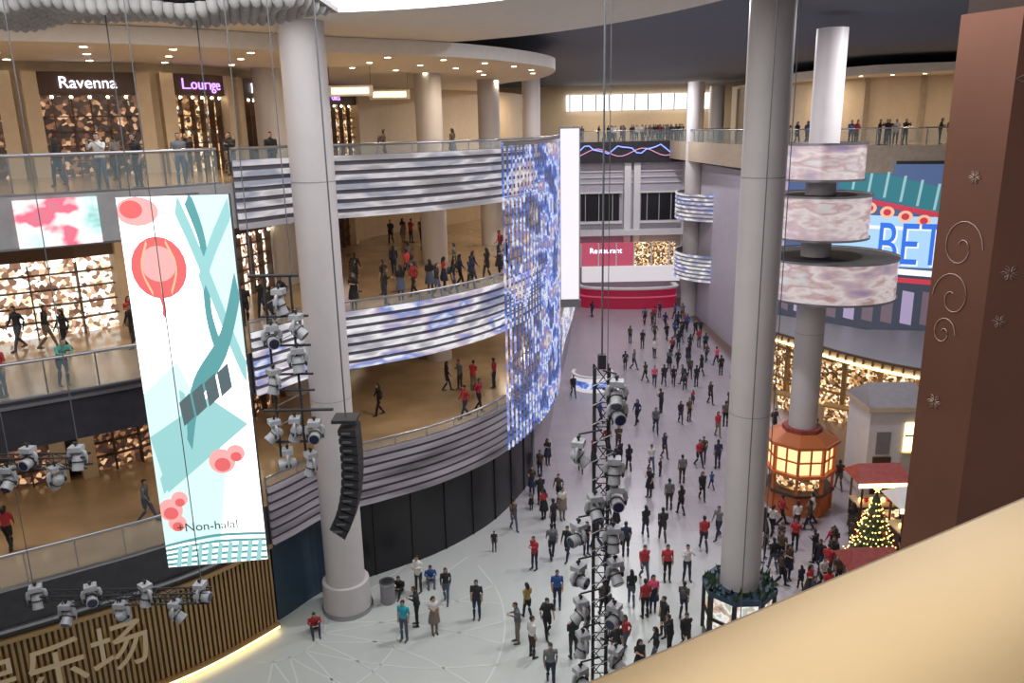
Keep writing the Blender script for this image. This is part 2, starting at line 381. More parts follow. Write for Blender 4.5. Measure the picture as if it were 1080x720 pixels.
# left glass balustrades
El=sub(E,-30,-9.4)
for z in(Z3,Z2,Z1):
    b=B(); b.sweep(El,-.12,-.09,z+.05,z+1.05,'glass'); b.tube([(x,y,z+1.12) for x,y in off(El,-.1)],.055,'steel')
    b.sweep(El,-.2,0,z,z+.06,'steel')
    s=0; L=clen(El)
    while s<L:
        (x,y),(dx,dy)=cat(off(El,-.1),s); b.box((x,y,z+.55),(.04,.02,1.1),'steel',math.atan2(dy,dx)); s+=1.4
    b.obj('glass_balustrade')
M['ribbonpink']=ledmat('ribbon_screen_pink',[(.3,(.1,.45,.45)),(.40,(.7,1,.95)),(.48,(1,1,1)),(.54,(1,.85,.85)),(.59,(.95,.15,.25)),(.8,(.1,.4,.4))],(.8,.8,1),1.1,1.0)
b=B(); b.sweep(sub(E,-14.4,-12.2),.02,.12,15.65,17.0,'ribbonpink'); b.sweep(sub(E,-11.4,-10),.02,.12,15.75,16.9,'stripeback'); b.sweep(sub(E,-30,-9.6),.02,.06,15.6,15.66,'steel'); b.obj('ribbon_led_screen')
b=B(); b.sweep(sub(E,-30,-9.5),.02,.1,11.0,11.1,'steel'); b.sweep(sub(E,-30,-9.5),.02,.14,4.0,4.1,'steel'); b.obj('trim_fascia')

# ground walls beneath left mezzanine
Eg=off(E,-.5); H=Z1-1.5
b=B(); c=sub(Eg,-6.6,2.6); b.sweep(c,-.3,0,0,H,'black')
s=.5; L=clen(c)
while s<L: 
    (x,y),(dx,dy)=cat(c,s); b.box((x,y,H/2),(.05,.1,H),'blackm',math.atan2(dy,dx)); s+=1.8
b.obj('wall_black_cladding')
b=B(); b.sweep([p for p in E if p[1]>41],-.8,-.4,0,H,'lav'); b.obj('wall_left_ground')
b=B(); c=sub(Eg,-9.6,-6.4); b.sweep(c,-.4,-.1,0,H,'teal'); b.obj('wall_teal')
b=B(); c=sub(off(E,-.25),-30,-9.4); b.sweep(c,-.3,0,0,H,'golddark'); L=clen(c); s=.05
while s<L:
    (x,y),(dx,dy)=cat(c,s); b.box((x+dy*.08,y-dx*.08,1.95),(.09,.14,3.3),'gold',math.atan2(dy,dx)); s+=.17
b.sweep(c,.0,.35,3.6,3.75,'gold'); b.sweep(c,.0,.3,.25,.35,'gold'); b.sweep(c,.06,.26,.12,.24,'glowwarm')
V,F=text_mesh('娱乐场',1.9,.03)
ctr=clen(sub(c,-30,-14.6))
pv=[]
for v in V:
    (x,y),(dx,dy)=cat(c,max(0,ctr+v.x)); o=.30+v.z; pv.append((x+dy*o,y-dx*o,2.15+v.y))
b.add(pv,F,'goldtext')
b.obj('gold_ribbed_wall')
# floor inlay
b=B()
def inlay(pts,w=.06):
    c=cr(pts,10); a=off(c,w/2); d=off(c,-w/2); n=len(c)
    b.add([(x,y,.008) for x,y in a]+[(x,y,.008) for x,y in d],[(i,i+1,n+i+1,n+i) for i in range(n-1)],'inlay')
for k in range(7):
    a=math.radians(-75+k*17); cx,cy=-9.5,27.5
    L1=[(cx+2*math.cos(a),cy+2*math.sin(a))]
    for q in(4,6.5,9): L1.append((cx+q*math.cos(a+.05*q),cy+q*math.sin(a+.05*q)))
    inlay(L1)
    L2=[(cx+2*math.cos(a),cy+2*math.sin(a))]
    for q in(4,6.5,9): L2.append((cx+q*math.cos(a-.045*q+.1),cy+q*math.sin(a-.045*q+.1)))
    inlay(L2)
for r in(2,5,9): inlay([(-9.5+r*math.cos(math.radians(t)),27.5+r*math.sin(math.radians(t))) for t in range(-90,35,15)])
b.obj('floor_inlay_pattern')

# ------------------------------------------------------------------ shopfronts
def shop(curve,s0,w,z,h,inner,sign=None,signmat='signw',sz=.7):
    b=B(); c=[cat(curve,s0+w*i/6)[0] for i in range(7)]
    b.sweep(c,.03,.08,z,z+h-.9,inner)
    b.sweep(c,.02,.5,z+h-.9,z+h,'shelf')
    for i in(0,6):
        (x,y),(dx,dy)=cat(curve,s0+w*i/6); b.box((x+dy*.3,y-dx*.3,z+h/2),(.55,.7,h),'cream',math.atan2(dy,dx))
    for k in(1,2,3,4,5):
        (x,y),(dx,dy)=cat(curve,s0+w*k/6)
        b.box((x+dy*.3,y-dx*.3,z+(h-.9)/2),(.05,.3,h-.9),'shelf',math.atan2(dy,dx))
        b.ball((x+dy*.4,y-dx*.4,z+h-1.0),.07,'lamp',8,5)
    for q in range(1,5): b.sweep(c,.08,.3,z+q*.6,z+q*.6+.05,'shelf')
    if sign:
        V,F=text_mesh(sign,sz,.02); pv=[]
        for v in V:
            (x,y),(dx,dy)=cat(curve,max(0,s0+w/2+v.x)); o=.56+v.z; pv.append((x+dy*o,y-dx*o,z+h-.45+v.y))
        b.add(pv,F,signmat)
    b.obj('shopfront')
def s_at_x(c,x):
    s=0
    for i in range(len(c)-1):
        if c[i+1][0]>=x: return s+math.dist(c[i],c[i+1])*(x-c[i][0])/(c[i+1][0]-c[i][0])
        s+=math.dist(c[i],c[i+1])
    return s
s0=s_at_x(B3,-25)
for k,(w,inn_,sg,sm) in enumerate([(5.2,'shopdark','Cafe','signp'),(4.2,'shopdark','Ravenna','signw'),(3.0,'shopwarm','Lounge','signp'),(4.0,'shopwarm','Deli','signw'),(5,'shopwarm','Shoes','signw'),(6,'shopwarm','Gifts','signp')]):
    shop(B3,s0,w,17.1,4.2,inn_,sg,sm,.66); s0+=w+.9
s0=s_at_x(B2,-24)
for k,(w,inn_,sg,sm) in enumerate([(9.5,'shopwhite',None,'signw'),(3.5,'shopwarm','Tea','signw'),(5.5,'shopwhite','Bakery','signy'),(6,'shopwarm','Noodle','signw'),(6,'shopdark','Sport','signp')]):
    shop(B2,s0,w,Z2,3.9,inn_,sg,sm,.6); s0+=w+.8
s0=s_at_x(B2,-30)
for k in range(6):
    shop(B2,s0,6,Z1,3.9,'shopdark'); s0+=7

# ------------------------------------------------------------------ hanging LED banner (flat picture content on a real panel)
def bannermap(s,t,d=0):
    x0,y0=-9.62,20.0; x1,y1=-6.98,20.35
    nx,ny=(y1-y0),-(x1-x0); l=math.hypot(nx,ny)
    return (x0+(x1-x0)*s+nx/l*d, y0+(y1-y0)*s+ny/l*d, 17.25-(17.25-7.15)*t)
C={'bg':mat('scr_white',(1,1,1),em=2.2,emc=(1,1,1)),'cy':mat('scr_cyan',(.6,.9,.9),em=1.0,emc=(.70,.92,.92)),'te':mat('scr_teal',(.1,.4,.4),em=.7,emc=(.16,.48,.50)),
'te2':mat('scr_teal_light',(.3,.6,.6),em=.85,emc=(.38,.74,.74)),'rd':mat('scr_red',(.9,.2,.2),em=.8,emc=(.95,.17,.17)),'pk':mat('scr_pink',(1,.6,.6),em=.95,emc=(1,.42,.40)),'gr':mat('scr_grey',(.3,.4,.4),em=.25,emc=(.26,.40,.44)),'go':mat('scr_gold',(1,.8,.4),em=.9,emc=(.98,.50,.32))}
b=B()
def rect(f,s0,t0,s1,t1,m,d,n=1):
    for i in range(n):
        a=s0+(s1-s0)*i/n; c=s0+(s1-s0)*(i+1)/n
        b.add([f(a,t1,d),f(c,t1,d),f(c,t0,d),f(a,t0,d)],[(0,1,2,3)],m)
cl1=lambda q:min(1,max(0,q))
def ell(f,cs,ct,rs,rt,m,d,n=20): b.add([f(cl1(cs+rs*math.cos(-2*math.pi*i/n)),cl1(ct+rt*math.sin(-2*math.pi*i/n)),d) for i in range(n)],[tuple(range(n))],m)
def strip(f,pts,w,m,d):
    c=cr(pts,6); a=off(c,w/2); e=off(c,-w/2); n=len(c); cl=lambda q:(cl1(q[0]),cl1(q[1]))
    a=[cl(p) for p in a]; e=[cl(p) for p in e]
    b.add([f(*p,d) for p in a]+[f(*p,d) for p in e],[(i,i+1,n+i+1,n+i) for i in range(n-1)],m)
f_=bannermap
p=[bannermap(0,0,-.25),bannermap(1,0,-.25),bannermap(1,1,-.25),bannermap(0,1,-.25),bannermap(0,0,0),bannermap(1,0,0),bannermap(1,1,0),bannermap(0,1,0)]
b.add(p,[(0,1,2,3),(0,1,5,4),(1,2,6,5),(2,3,7,6),(3,0,4,7)],'blackm')
rect(f_,0,0,1,1,C['bg'],.002)
b.add([f_(.0,.5,.004),f_(.35,.42,.004),f_(.7,.7,.004),f_(.55,.93,.004),f_(0,.93,.004)],[(0,1,2,3,4)],C['cy'])
b.add([f_(.62,.0,.004),f_(1,.0,.004),f_(1,.42,.004),f_(.8,.3,.004)],[(0,1,2,3)],C['cy'])
b.add([f_(.0,.62,.005),f_(.6,.52,.005),f_(.95,.6,.005),f_(.1,.78,.005)],[(0,1,2,3)],C['te2'])
strip(f_,[(.62,0),(.72,.12),(.70,.3),(.78,.42)],.06,C['te'],.008)
strip(f_,[(1,.03),(.8,.13),(.66,.22)],.05,C['te2'],.009)
strip(f_,[(.52,.02),(.66,.14),(.92,.4),(1,.46)],.06,C['te2'],.010)
strip(f_,[(1,.22),(.8,.38),(.5,.5),(.36,.64)],.07,C['te'],.011)
strip(f_,[(.36,.5),(.3,.66),(.05,.76)],.05,C['te2'],.012)
for i in range(4):
    s=.32+i*.13; b.add([f_(s,.53-i*.025,.016),f_(s+.11,.505-i*.025,.016),f_(s+.13,.57-i*.025,.016),f_(s+.02,.595-i*.025,.016)],[(0,1,2,3)],C['gr'])
ell(f_,.17,.035,.19,.035,C['pk'],.014); ell(f_,.12,.03,.1,.022,C['rd'],.0145); ell(f_,.3,.175,.25,.078,C['rd'],.015); ell(f_,.3,.165,.16,.045,C['pk'],.017)
for q in(-.12,0,.12): strip(f_,[(.3+q*.7,.11),(.3+q*1.3,.175),(.3+q*.7,.24)],.012,C['go'],.019)
strip(f_,[(.28,.24),(.3,.27),(.29,.3)],.03,C['rd'],.016)
for s,t,r in((.66,.7,.13),(.8,.68,.09),(.10,.83,.12),(.2,.8,.08),(.15,.87,.09)): ell(f_,s,t,r,r*.27,C['pk'],.014+s*.001); ell(f_,s,t+.01,r*.6,r*.15,C['rd'],.017)
for i in range(5): strip(f_,[(-.0,.935+i*.014),(.5,.915+i*.018),(1,.92+i*.018)],.008,C['te'],.018+.001*i)
for i in range(9): b.add([f_(.08+i*.1,1,.024),f_(.13+i*.1,1,.024),f_(.17+i*.1,.94,.024),f_(.13+i*.1,.935,.024)],[(0,1,2,3)],C['te2'])
V,F=text_mesh('+Non-halal',.36); b.add([f_(.44+v.x/2.66,.885-v.y/10.1,.03) for v in V],F,mat('scr_text_dark',(.1,.25,.3),.5,em=.1,emc=(.05,.3,.3)))
b.tube([(-9.3,20.1,17.25),(-9.3,20.1,22.3)],.015,'wire',5); b.tube([(-7.3,20.4,17.25),(-7.3,20.4,22.3)],.015,'wire',5)
b.obj('hanging_led_banner')

# ------------------------------------------------------------------ big curved LED wall on the right
Sc=off(Rw,.35); Sc=[p for p in Sc if p[1]<63 and p[0]<36]; LS=clen(Sc)
def scm(s,t,d=0):
    (x,y),(dx,dy)=cat(Sc,max(0,min(1,s))*LS); return (x+dy*d,y-dx*d,15.9-(15.9-4.6)*t)
b=B()
D={'nav':mat('scr_navy',(.05,.1,.3),em=.6,emc=(.12,.19,.38)),'sky':mat('scr_sky',(.3,.5,.9),em=.9,emc=(.45,.72,1)),'lil':mat('scr_lilac',(.7,.6,.8),em=.6,emc=(.55,.45,.72)),'tl':mat('scr_roof_teal',(.05,.3,.35),em=.6,emc=(.05,.28,.34)),
'rr':mat('scr_deep_red',(.7,.05,.1),em=.7,emc=(.75,.06,.10)),'wh':mat('scr_soft_white',(1,1,1),em=1,emc=(.95,.95,1)),'bl':mat('scr_letter_blue',(.1,.4,1),em=.9,emc=(.03,.16,.8)),'cyn':mat('scr_letter_cyan',(.5,.9,1),em=.6,emc=(.45,.75,.8)),'dk':mat('scr_dark',(.05,.06,.1),em=.3,emc=(.16,.18,.26)),'pkd':mat('scr_mauve',(.4,.3,.4),em=.3,emc=(.42,.30,.36))}
b.sweep(Sc,-.3,-.02,4.4,16.1,'blackm')
rect(scm,0,0,1,.62,D['nav'],0,40); rect(scm,0,.62,1,1,D['dk'],0,40)
rect(scm,.30,.30,.98,.60,D['sky'],.02,30)
rect(scm,.36,.36,.98,.38,D['wh'],.03,30)
for i in range(12):
    s=.36+i*.05; t=.0+i*.022
    b.add([scm(s,t,.04),scm(s+.055,t+.02,.04),scm(s+.045,t+.17,.04),scm(s-.01,t+.14,.04)],[(0,1,2,3)],D['tl'])
    b.add([scm(s+.04,t,.06),scm(s+.048,t+.0,.06),scm(s+.04,t+.15,.06),scm(s+.032,t+.15,.06)],[(0,1,2,3)],D['cyn'])
strip(scm,[(.30,.16),(.4,.20),(.52,.24),(.7,.30),(.9,.36)],.028,D['rr'],.07)
for i in range(9): ell(scm,.40+i*.055,.235+i*.022,.022,.035,C['go'],.08,14); ell(scm,.40+i*.055,.235+i*.022,.012,.02,D['rr'],.09,12)
V,F=text_mesh('BETTER',4.0)
for dz,mm,g in((.10,D['wh'],.10),(.15,D['bl'],0)):
    b.add([scm(.69+(v.x*.62+g)/LS,.475-(v.y-g)/11.3,dz) for v in V],F,mm)
strip(scm,[(0,.60),(.3,.615),(.6,.63),(1,.66)],.035,D['wh'],.05)
strip(scm,[(0,.65),(.3,.665),(.6,.68),(1,.71)],.03,D['rr'],.06)
for i in range(14): 
    s=.04+i*.06; b.add([scm(s,.74,.05),scm(s+.035,.75,.05),scm(s+.035,.95,.05),scm(s,.94,.05)],[(0,1,2,3)],D['pkd'] if i%3 else D['lil'])
rect(scm,.02,.08,.16,.58,D['lil'],.03,8)
b.obj('curved_led_video_wall')
cc=cr([(17.2,54.5),(18.6,51.5),(20.5,47.5),(23,44.2),(27,41.5),(33,39)],8)
b=B(); b.prism(cc+[(40,39),(40,50),(24,53),(19.5,58)],4.3,5.0,'cream','fascia','ceilcream'); b.sweep(cc,.0,.12,4.35,4.5,'glowwarm'); b.sweep(cc,.0,.1,4.85,5.0,'golddark')
L=clen(cc); s=0
while s<L:
    (x,y),(dx,dy)=cat(cc,s); b.box((x+dy*.1,y-dx*.1,4.68),(.08,.12,.3),'golddark',math.atan2(dy,dx)); s+=.6
b.obj('curved_canopy')
b=B(); rc=cr([(18.6,57),(20.5,53),(23,50.5),(28,47.5),(36,44)],8)
b.sweep(rc,-.3,0,0,4.3,'shopwarm'); L=clen(rc); s=.3
while s<L:
    (x,y),(dx,dy)=cat(rc,s); b.box((x+dy*.1,y-dx*.1,2.15),(.3,.3,4.3),'gold',math.atan2(dy,dx)); s+=2.2
for z in(1.0,3.2): b.sweep(rc,.05,.2,z,z+.12,'gold')
for i in range(6):
    (x,y),(dx,dy)=cat(rc,2+i*2.6); b.box((x+dy*2.5,y-dx*2.5,.95),(1.6,.8,.1),'gold',math.atan2(dy,dx)); b.box((x+dy*2.5,y-dx*2.5,.45),(1.3,.6,.9),'shopwarm',math.atan2(dy,dx))
b.obj('restaurant_front')

# LED rings on column 3
for i,(r,z0,z1,cx) in enumerate([(1.8,16.2,17.75,14.2),(2.1,13.6,15.5,14.3),(3.0,10.9,12.7,14.8)]):
    b=B(); c=(cx,37.2)
    b.cyl(c,r,z0,z1,'ledring',64,caps=False); b.cyl(c,r-.12,z0,z1,'fascia',64,caps=False)
    nn=64
    for z,mm in((z0,'steel'),(z1-.01,'blackm')):
        V=[(c[0]+(r+.05)*math.cos(2*math.pi*k/nn),c[1]+(r+.05)*math.sin(2*math.pi*k/nn),z) for k in range(nn)]+[(14.2+.68*math.cos(2*math.pi*k/nn),37.2+.68*math.sin(2*math.pi*k/nn),z) for k in range(nn)]
        b.add(V,[(k,(k+1)%nn,nn+(k+1)%nn,nn+k) for k in range(nn)],mm)
    for zz in(z0,z1): b.cyl(c,r+.07,zz-.05,zz+.05,'steel',64,caps=False)
    b.obj('circular_led_ring')
# lantern kiosk round column 3
b=B(); c=(14.2,37.2); a8=math.pi/8
b.cyl(c,1.55,0,1.1,'orange',8,ang=a8); b.cyl(c,1.7,1.1,1.25,'shelf',8,ang=a8)
b.cyl(c,1.1,1.25,2.1,'shopwarm',8,ang=a8)
b.cyl(c,1.75,2.1,2.25,'orange',8,ang=a8); b.cyl(c,1.52,2.25,3.6,'lantern',8,ang=a8)
for k in range(8):
    a=a8+k*math.pi/4; x,y=c[0]+1.56*math.cos(a),c[1]+1.56*math.sin(a); b.box((x,y,1.9),(.14,.14,3.6),'orange',a)
    m_=k*math.pi/4+math.pi/4; x,y=c[0]+1.45*math.cos(m_),c[1]+1.45*math.sin(m_); b.box((x,y,2.9),(.08,.06,1.4),'orange',m_+math.pi/2)
b.cyl(c,1.6,2.85,2.92,'orange',8,ang=a8); b.cyl(c,1.8,3.6,3.75,'orange',8,ang=a8); b.cyl(c,1.7,3.75,4.1,'orange',8,1.0,ang=a8); b.cyl(c,.95,4.1,4.3,'roofred',8,ang=a8)
b.obj('lantern_kiosk')
# poster kiosk round column 2
b=B(); c=(8.2,26.4)
M['poster']=ledmat('kiosk_poster',[(.25,(.10,.12,.10)),(.4,(.6,.42,.32)),(.48,(.95,.95,.9)),(.56,(.45,.52,.45)),(.66,(.7,.3,.15))],(1,1,1),1.0,2.2,4)
b.cyl(c,1.28,0,.35,'black',8,ang=a8); b.cyl(c,1.22,.35,2.2,'poster',8,ang=a8)
for k in range(8):
    a=a8+k*math.pi/4; b.box((c[0]+1.25*math.cos(a),c[1]+1.25*math.sin(a),1.3),(.16,.16,2.1),'blackm',a)
b.cyl(c,1.36,2.15,2.35,'teal',8,ang=a8); b.cyl(c,1.3,1.15,1.25,'blackm',8,ang=a8)
for k in range(140):
    a=random.random()*6.283; r=random.uniform(.8,1.3); x,y=c[0]+r*math.cos(a),c[1]+r*math.sin(a); h=random.uniform(.1,.35)
    b.add([(x-.07,y,2.35),(x+.07,y,2.35),(x+random.uniform(-.15,.15),y+random.uniform(-.15,.15),2.35+h)],[(0,1,2)],'foliage')
b.obj('octagonal_poster_kiosk')
# white house
b=B(); b.box((19.4,39.4,2.3),(2.9,2.6,4.6),'white'); b.box((19.4,39.4,4.7),(3.2,2.9,.25),'cream')
V=[(17.8,37.95,4.82),(21,37.95,4.82),(21,40.85,4.82),(17.8,40.85,4.82),(18.2,39.4,5.7),(20.6,39.4,5.7)]
b.add(V,[(0,1,5,4),(2,3,4,5),(1,2,5),(3,0,4)],'fascia')
b.box((20.2,38.08,3.2),(.9,.1,1.5),'glowwarm'); b.box((20.2,38.0,3.2),(.07,.07,1.5),'shelf'); b.box((20.2,38.0,3.3),(.9,.07,.07),'shelf'); b.box((18.7,38.08,2.9),(.7,.1,1.2),'fascia'); b.box((18.7,38.05,1.1),(.9,.12,2.1),'shelf'); b.box((20.2,38.0,2.35),(1.15,.25,.12),'cream')
b.obj('festive_house_facade')
def stall(x,y,w,roof):
    b=B()
    b.box((x,y,.5),(w,1.1,1.0),'shelf'); b.box((x,y-.56,.55),(w-.2,.06,.6),'shopwarm'); b.box((x,y,1.04),(w+.15,1.25,.08),'cream')
    for sx in(-1,1):
        for sy in(-1,1): b.box((x+sx*(w/2-.05),y+sy*.6,1.25),(.08,.08,2.5),'shelf')
    V=[(x-w/2-.3,y-.95,2.35),(x+w/2+.3,y-.95,2.35),(x+w/2+.3,y+.95,2.35),(x-w/2-.3,y+.95,2.35),(x-w/2,y,3.0),(x+w/2,y,3.0)]
    b.add(V,[(0,1,5,4),(2,3,4,5),(1,2,5),(3,0,4),(3,2,1,0)],roof)
    b.box((x,y-.97,2.28),(w+.6,.05,.2),'glowwarm')
    for i in range(7): b.ball((x-w/2+.2+i*(w-.4)/6,y-.2,1.2),.12,'ornred' if i%2 else 'fairy',8,5)
    b.obj('market_stall')
stall(17.3,35.4,2.0,'roofred'); stall(18.0,32.8,2,'white'); stall(13.6,27.6,1.6,'roofred')

# Christmas tree
b=B(); tx,ty=15.2,31
b.cyl((tx,ty),.09,0,.6,'shelf',10); b.cyl((tx,ty),.4,0,.35,'ornred',16,.45)
for l in range(13):
    z=.45+l*.235; r=1.15*(1-l/13.6)+.06; nb=int(16+r*22)
    for k in range(nb):
        a=2*math.pi*(k+random.random()*.7)/nb; rr=r*random.uniform(.8,1.08); ca,sa=math.cos(a),math.sin(a)
        tip=(tx+rr*ca,ty+rr*sa,z-.12+random.uniform(-.05,.06)); w=.09+.03*random.random()
        b.add([(tx-sa*w*.3,ty+ca*w*.3,z+.28),(tx+sa*w*.3,ty-ca*w*.3,z+.28),(tx+ca*rr*.6+sa*w,ty+sa*rr*.6-ca*w,z+.03),tip,(tx+ca*rr*.6-sa*w,ty+sa*rr*.6+ca*w,z+.03)],[(0,1,2,3,4)],'foliage')
        if random.random()<.6: b.ball((tip[0],tip[1],tip[2]+.03),.033,'fairy',6,4)
        elif random.random()<.12: b.ball((tip[0],tip[1],tip[2]-.03),.06,'ornred',8,5)
for k in range(5):
    a=k*2*math.pi/5+math.pi/2; p_=[(tx,ty-.03,3.72),(tx+.07*math.cos(a-.63),ty,3.72+.07*math.sin(a-.63)),(tx+.19*math.cos(a),ty,3.72+.19*math.sin(a)),(tx+.07*math.cos(a+.63),ty,3.72+.07*math.sin(a+.63))]
    b.add(p_,[(0,1,2,3)],'fairy')
b.obj('christmas_tree')
b=B(); c=[(5.9+1.4*math.cos(math.radians(a)),57+1.4*math.sin(math.radians(a))) for a in range(150,400,12)]
b.sweep(c,0,.1,.0,1.1,'ledge'); b.sweep(c,-.1,.15,1.1,1.2,'white'); b.sweep(c,.1,.14,.3,.8,'ledblue'); b.obj('illuminated_counter')

# copper clad pillar near the camera
b=B(); fp=[(6.36,12.0),(6.75,11.2),(9.5,10.2),(13,13),(12.5,17.5),(9.6,17)]
b.prism(fp[::1],0,20.1,'copper')
fp2=[(6.45,12.0),(6.8,11.15),(9.6,10.1),(13.1,13),(12.6,17.6),(9.6,17.1)]; b.prism(fp2,20.1,22.3,'copperdark')
def facet(p0,p1):
    dx,dy=p1[0]-p0[0],p1[1]-p0[1]; l=math.hypot(dx,dy); dx/=l;dy/=l
    return lambda s,z,d=.012:(p0[0]+dx*s+dy*d,p0[1]+dy*s-dx*d,z)
fa=facet(fp[0],fp[1]); fb=facet(fp[1],fp[2])
def flower(f,s,z,r):
    for k in range(6):
        a=k*math.pi/3; b.tube([f(s+r*.2*math.cos(a),z+r*.2*math.sin(a)),f(s+r*.7*math.cos(a+.25),z+r*.7*math.sin(a+.25)),f(s+r*math.cos(a),z+r*math.sin(a)),f(s+r*.7*math.cos(a-.25),z+r*.7*math.sin(a-.25)),f(s+r*.2*math.cos(a),z+r*.2*math.sin(a))],.006,'ornw',5)
def spiral(f,s,z,r,turns=1.6,dirn=1):
    b.tube([f(s+dirn*r*(1-t/30)*math.cos(t/30*turns*6.283),z+r*1.3*(1-t/30)*math.sin(t/30*turns*6.283)) for t in range(27)],.007,'ornw',5)
spiral(fa,.42,16.9,.34,1.6); spiral(fa,.38,16.15,.32,1.5,-1); spiral(fa,.3,15.6,.2); flower(fa,.3,14.5,.12); flower(fb,.25,16.6,.12); flower(fb,.25,19.2,.24); flower(fb,.2,15.9,.1); flower(fa,.5,17.9,.1)
b.obj('copper_clad_pillar')
# brass escalator balustrade in the foreground, on a clad side wall that runs down to the floor
b=B()
def zz(x): return 17.63+(x-.30)*.47
xs=[-.4,.3,1,1.8,3]
prof=[(1.50,-.05),(1.49,-.015),(1.465,0.0),(1.1,.02),(.55,0.0),(.5,-.03),(.5,-.6),(1.5,-.6)]
V=[(x,y,zz(x)+dz) for x in xs for y,dz in prof]; n=len(prof)
b.add(V,[(i*n+k,i*n+(k+1)%n,(i+1)*n+(k+1)%n,(i+1)*n+k) for i in range(len(xs)-1) for k in range(n)],'brass',True)
b.add(V,[tuple(range(n)),tuple(range((len(xs)-1)*n,len(xs)*n))],'brass')
b.add([(x,y,z) for y in(.6,1.4) for x,z in((-.4,0),(3,0),(3,zz(3)-.6),(-.4,zz(-.4)-.6))],[(0,1,2,3),(7,6,5,4),(0,4,5,1),(1,5,6,2),(3,2,6,7),(0,3,7,4)],'copperdark')
b.obj('brass_escalator_balustrade')

# scalloped hanging ceiling ornament
b=B(); random.seed(3)
for j in range(11):
    for i in range(56):
        x=-15.2+i*.235+(j%2)*.117; y=18.6+j*.36; z=21.35+.10*math.sin(x*1.1)+j*.02+.05*math.sin(x*3+j)
        if x>-4.4: continue
        V=[];nu=8
        for q,(rr,h) in enumerate([(.025,-.10),(.09,-.06),(.135,.03),(.145,.2)]): V+=[(x+rr*math.cos(2*math.pi*k/nu),y+rr*math.sin(2*math.pi*k/nu),z+h) for k in range(nu)]
        b.add(V,[(q*nu+k,q*nu+(k+1)%nu,(q+1)*nu+(k+1)%nu,(q+1)*nu+k) for q in range(3) for k in range(nu)],'fascialight',True); b.add(V,[tuple(range(nu-1,-1,-1))],'fascialight')
b.box((-9.8,20.3,21.72),(11,4,.12),'fascia')
for x in(-14,-9,-5): b.tube([(x,20.3,21.8),(x,20.3,24.4)],.02,'wire',5)
b.obj('scalloped_ceiling_ornament')

# ------------------------------------------------------------------ stage lights
def moving_head(tilt):
    b=B()
    b.box((0,0,.36),(.34,.30,.14),'greyhead'); b.box((0,0,.30),(.26,.24,.04),'blackm')
    for sx in(-1,1):
        b.tube([(sx*.08,0,.28),(sx*.2,0,.24),(sx*.225,0,.1),(sx*.225,0,-.08)],[(.05,.07),(.045,.075),(.04,.075),(.03,.05)],'greyhead',8)
        b.ball((sx*.215,0,-.02),(.035,.085,.085),'blackm',8,6)
    ct,st=math.cos(tilt),math.sin(tilt)
    ax=lambda t:(0,-st*t,-.02-ct*t)
    b.tube([ax(-.22),ax(-.19),ax(-.05),ax(.1),ax(.22),ax(.26)],[.08,.13,.165,.15,.165,.16],'greyhead',16)
    b.tube([ax(.262),ax(.275)],[.135,.13],'lens',16)
    b.tube([ax(.0),ax(.03)],[.178,.178],'blackm',16)
    b.tube([(0,0,.43),(0,0,.52)],.03,'blackm',6); b.tube([(-.05,0,.52),(.05,0,.52)],.045,'blackm',8)
    return b.mesh('moving_head')
MH=[moving_head(t) for t in(.3,.9,1.5,-.8)]
def truss(name,p0,p1,w,nb,up=False):
    b=B(); P0,P1=Vector(p0),Vector(p1); ax=(P1-P0).normalized(); s1=Vector((1,0,0)) if abs(ax.z)>.5 else Vector((0,0,1)); s2=ax.cross(s1)
    cs=[s1*w/2+s2*w/2,-s1*w/2+s2*w/2,-s1*w/2-s2*w/2,s1*w/2-s2*w/2]
    for c in cs: b.tube([P0+c,P1+c],.022,'steel' if not up else 'blackm',6)
    for i in range(nb):
        a=P0.lerp(P1,i/nb); d=P0.lerp(P1,(i+1)/nb)
        for k in range(4): b.tube([a+cs[k],d+cs[(k+1)%4]],.012,'blackm',5); b.tube([a+cs[k],a+cs[(k+1)%4]],.012,'blackm',5)
    return b
root=empty('lighting_truss_tower',(1.85,16,10))
b=truss('t',(0,0,-5.5),(0,0,3.9),.3,22,True)
for s in range(22): b.tube([(-.2,-.18,-5.3+s*.42),(.22,-.18,-5.1+s*.42)],.012,'steel',5)
b.tube([(0,0,3.9),(0,0,13.2)],.02,'wire',6); b.tube([(.12,0,3.9),(.12,0,13.2)],.008,'wire',6); b.box((0,0,4.0),(.16,.16,.3),'blackm')
random.seed(11)
pts=[]
for i in range(60): pts.append((.16+.05*math.sin(i*.7),-.12+.05*math.cos(i*.9),-5.4+i*.155))
b.tube(pts,.02,'blackm',5)
HS=[(.28,3.3,1),(.3,2.9,2),(-.5,2.0,1),(.25,1.6,0),(.32,.95,2),(-.15,.75,1),(-.5,.1,2),(.25,.0,0),(.3,-.8,1),(-.5,-.9,2),(-.45,-1.75,1),(.3,-1.9,2),(-.4,-2.6,0),(.35,-3.0,1),(-.45,-3.5,2),(.3,-4.0,0)]
for x,z,k in HS: b.tube([(0,-.15,z+.55),(x,-.25,z+.5)],.02,'blackm',6)
b.obj('truss_frame',root)
for i,(x,z,k) in enumerate(HS):
    o=place(MH[k],'moving_head_%d'%(i+1),(x,-.25,z),random.uniform(-1.5,1.5),.84,root)
root=empty('lighting_truss_cluster',(-5.2,18.2,13))
b=B(); b.tube([(-.8,0,2.55),(.35,0,2.55)],.04,'blackm'); b.tube([(-.75,0,-.7),(.9,0,-.7)],.04,'blackm')
for x in(-.7,.2): b.tube([(x,0,2.55),(x,0,9.3)],.012,'wire',5)
for x in(-.45,.15): b.tube([(x,0,2.55),(x,0,-1.9)],.03,'blackm',6)
for z in(1.6,.9,.2,-.2,-1.5): b.tube([(-.6,0,z),(.5,0,z)],.03,'blackm',6)
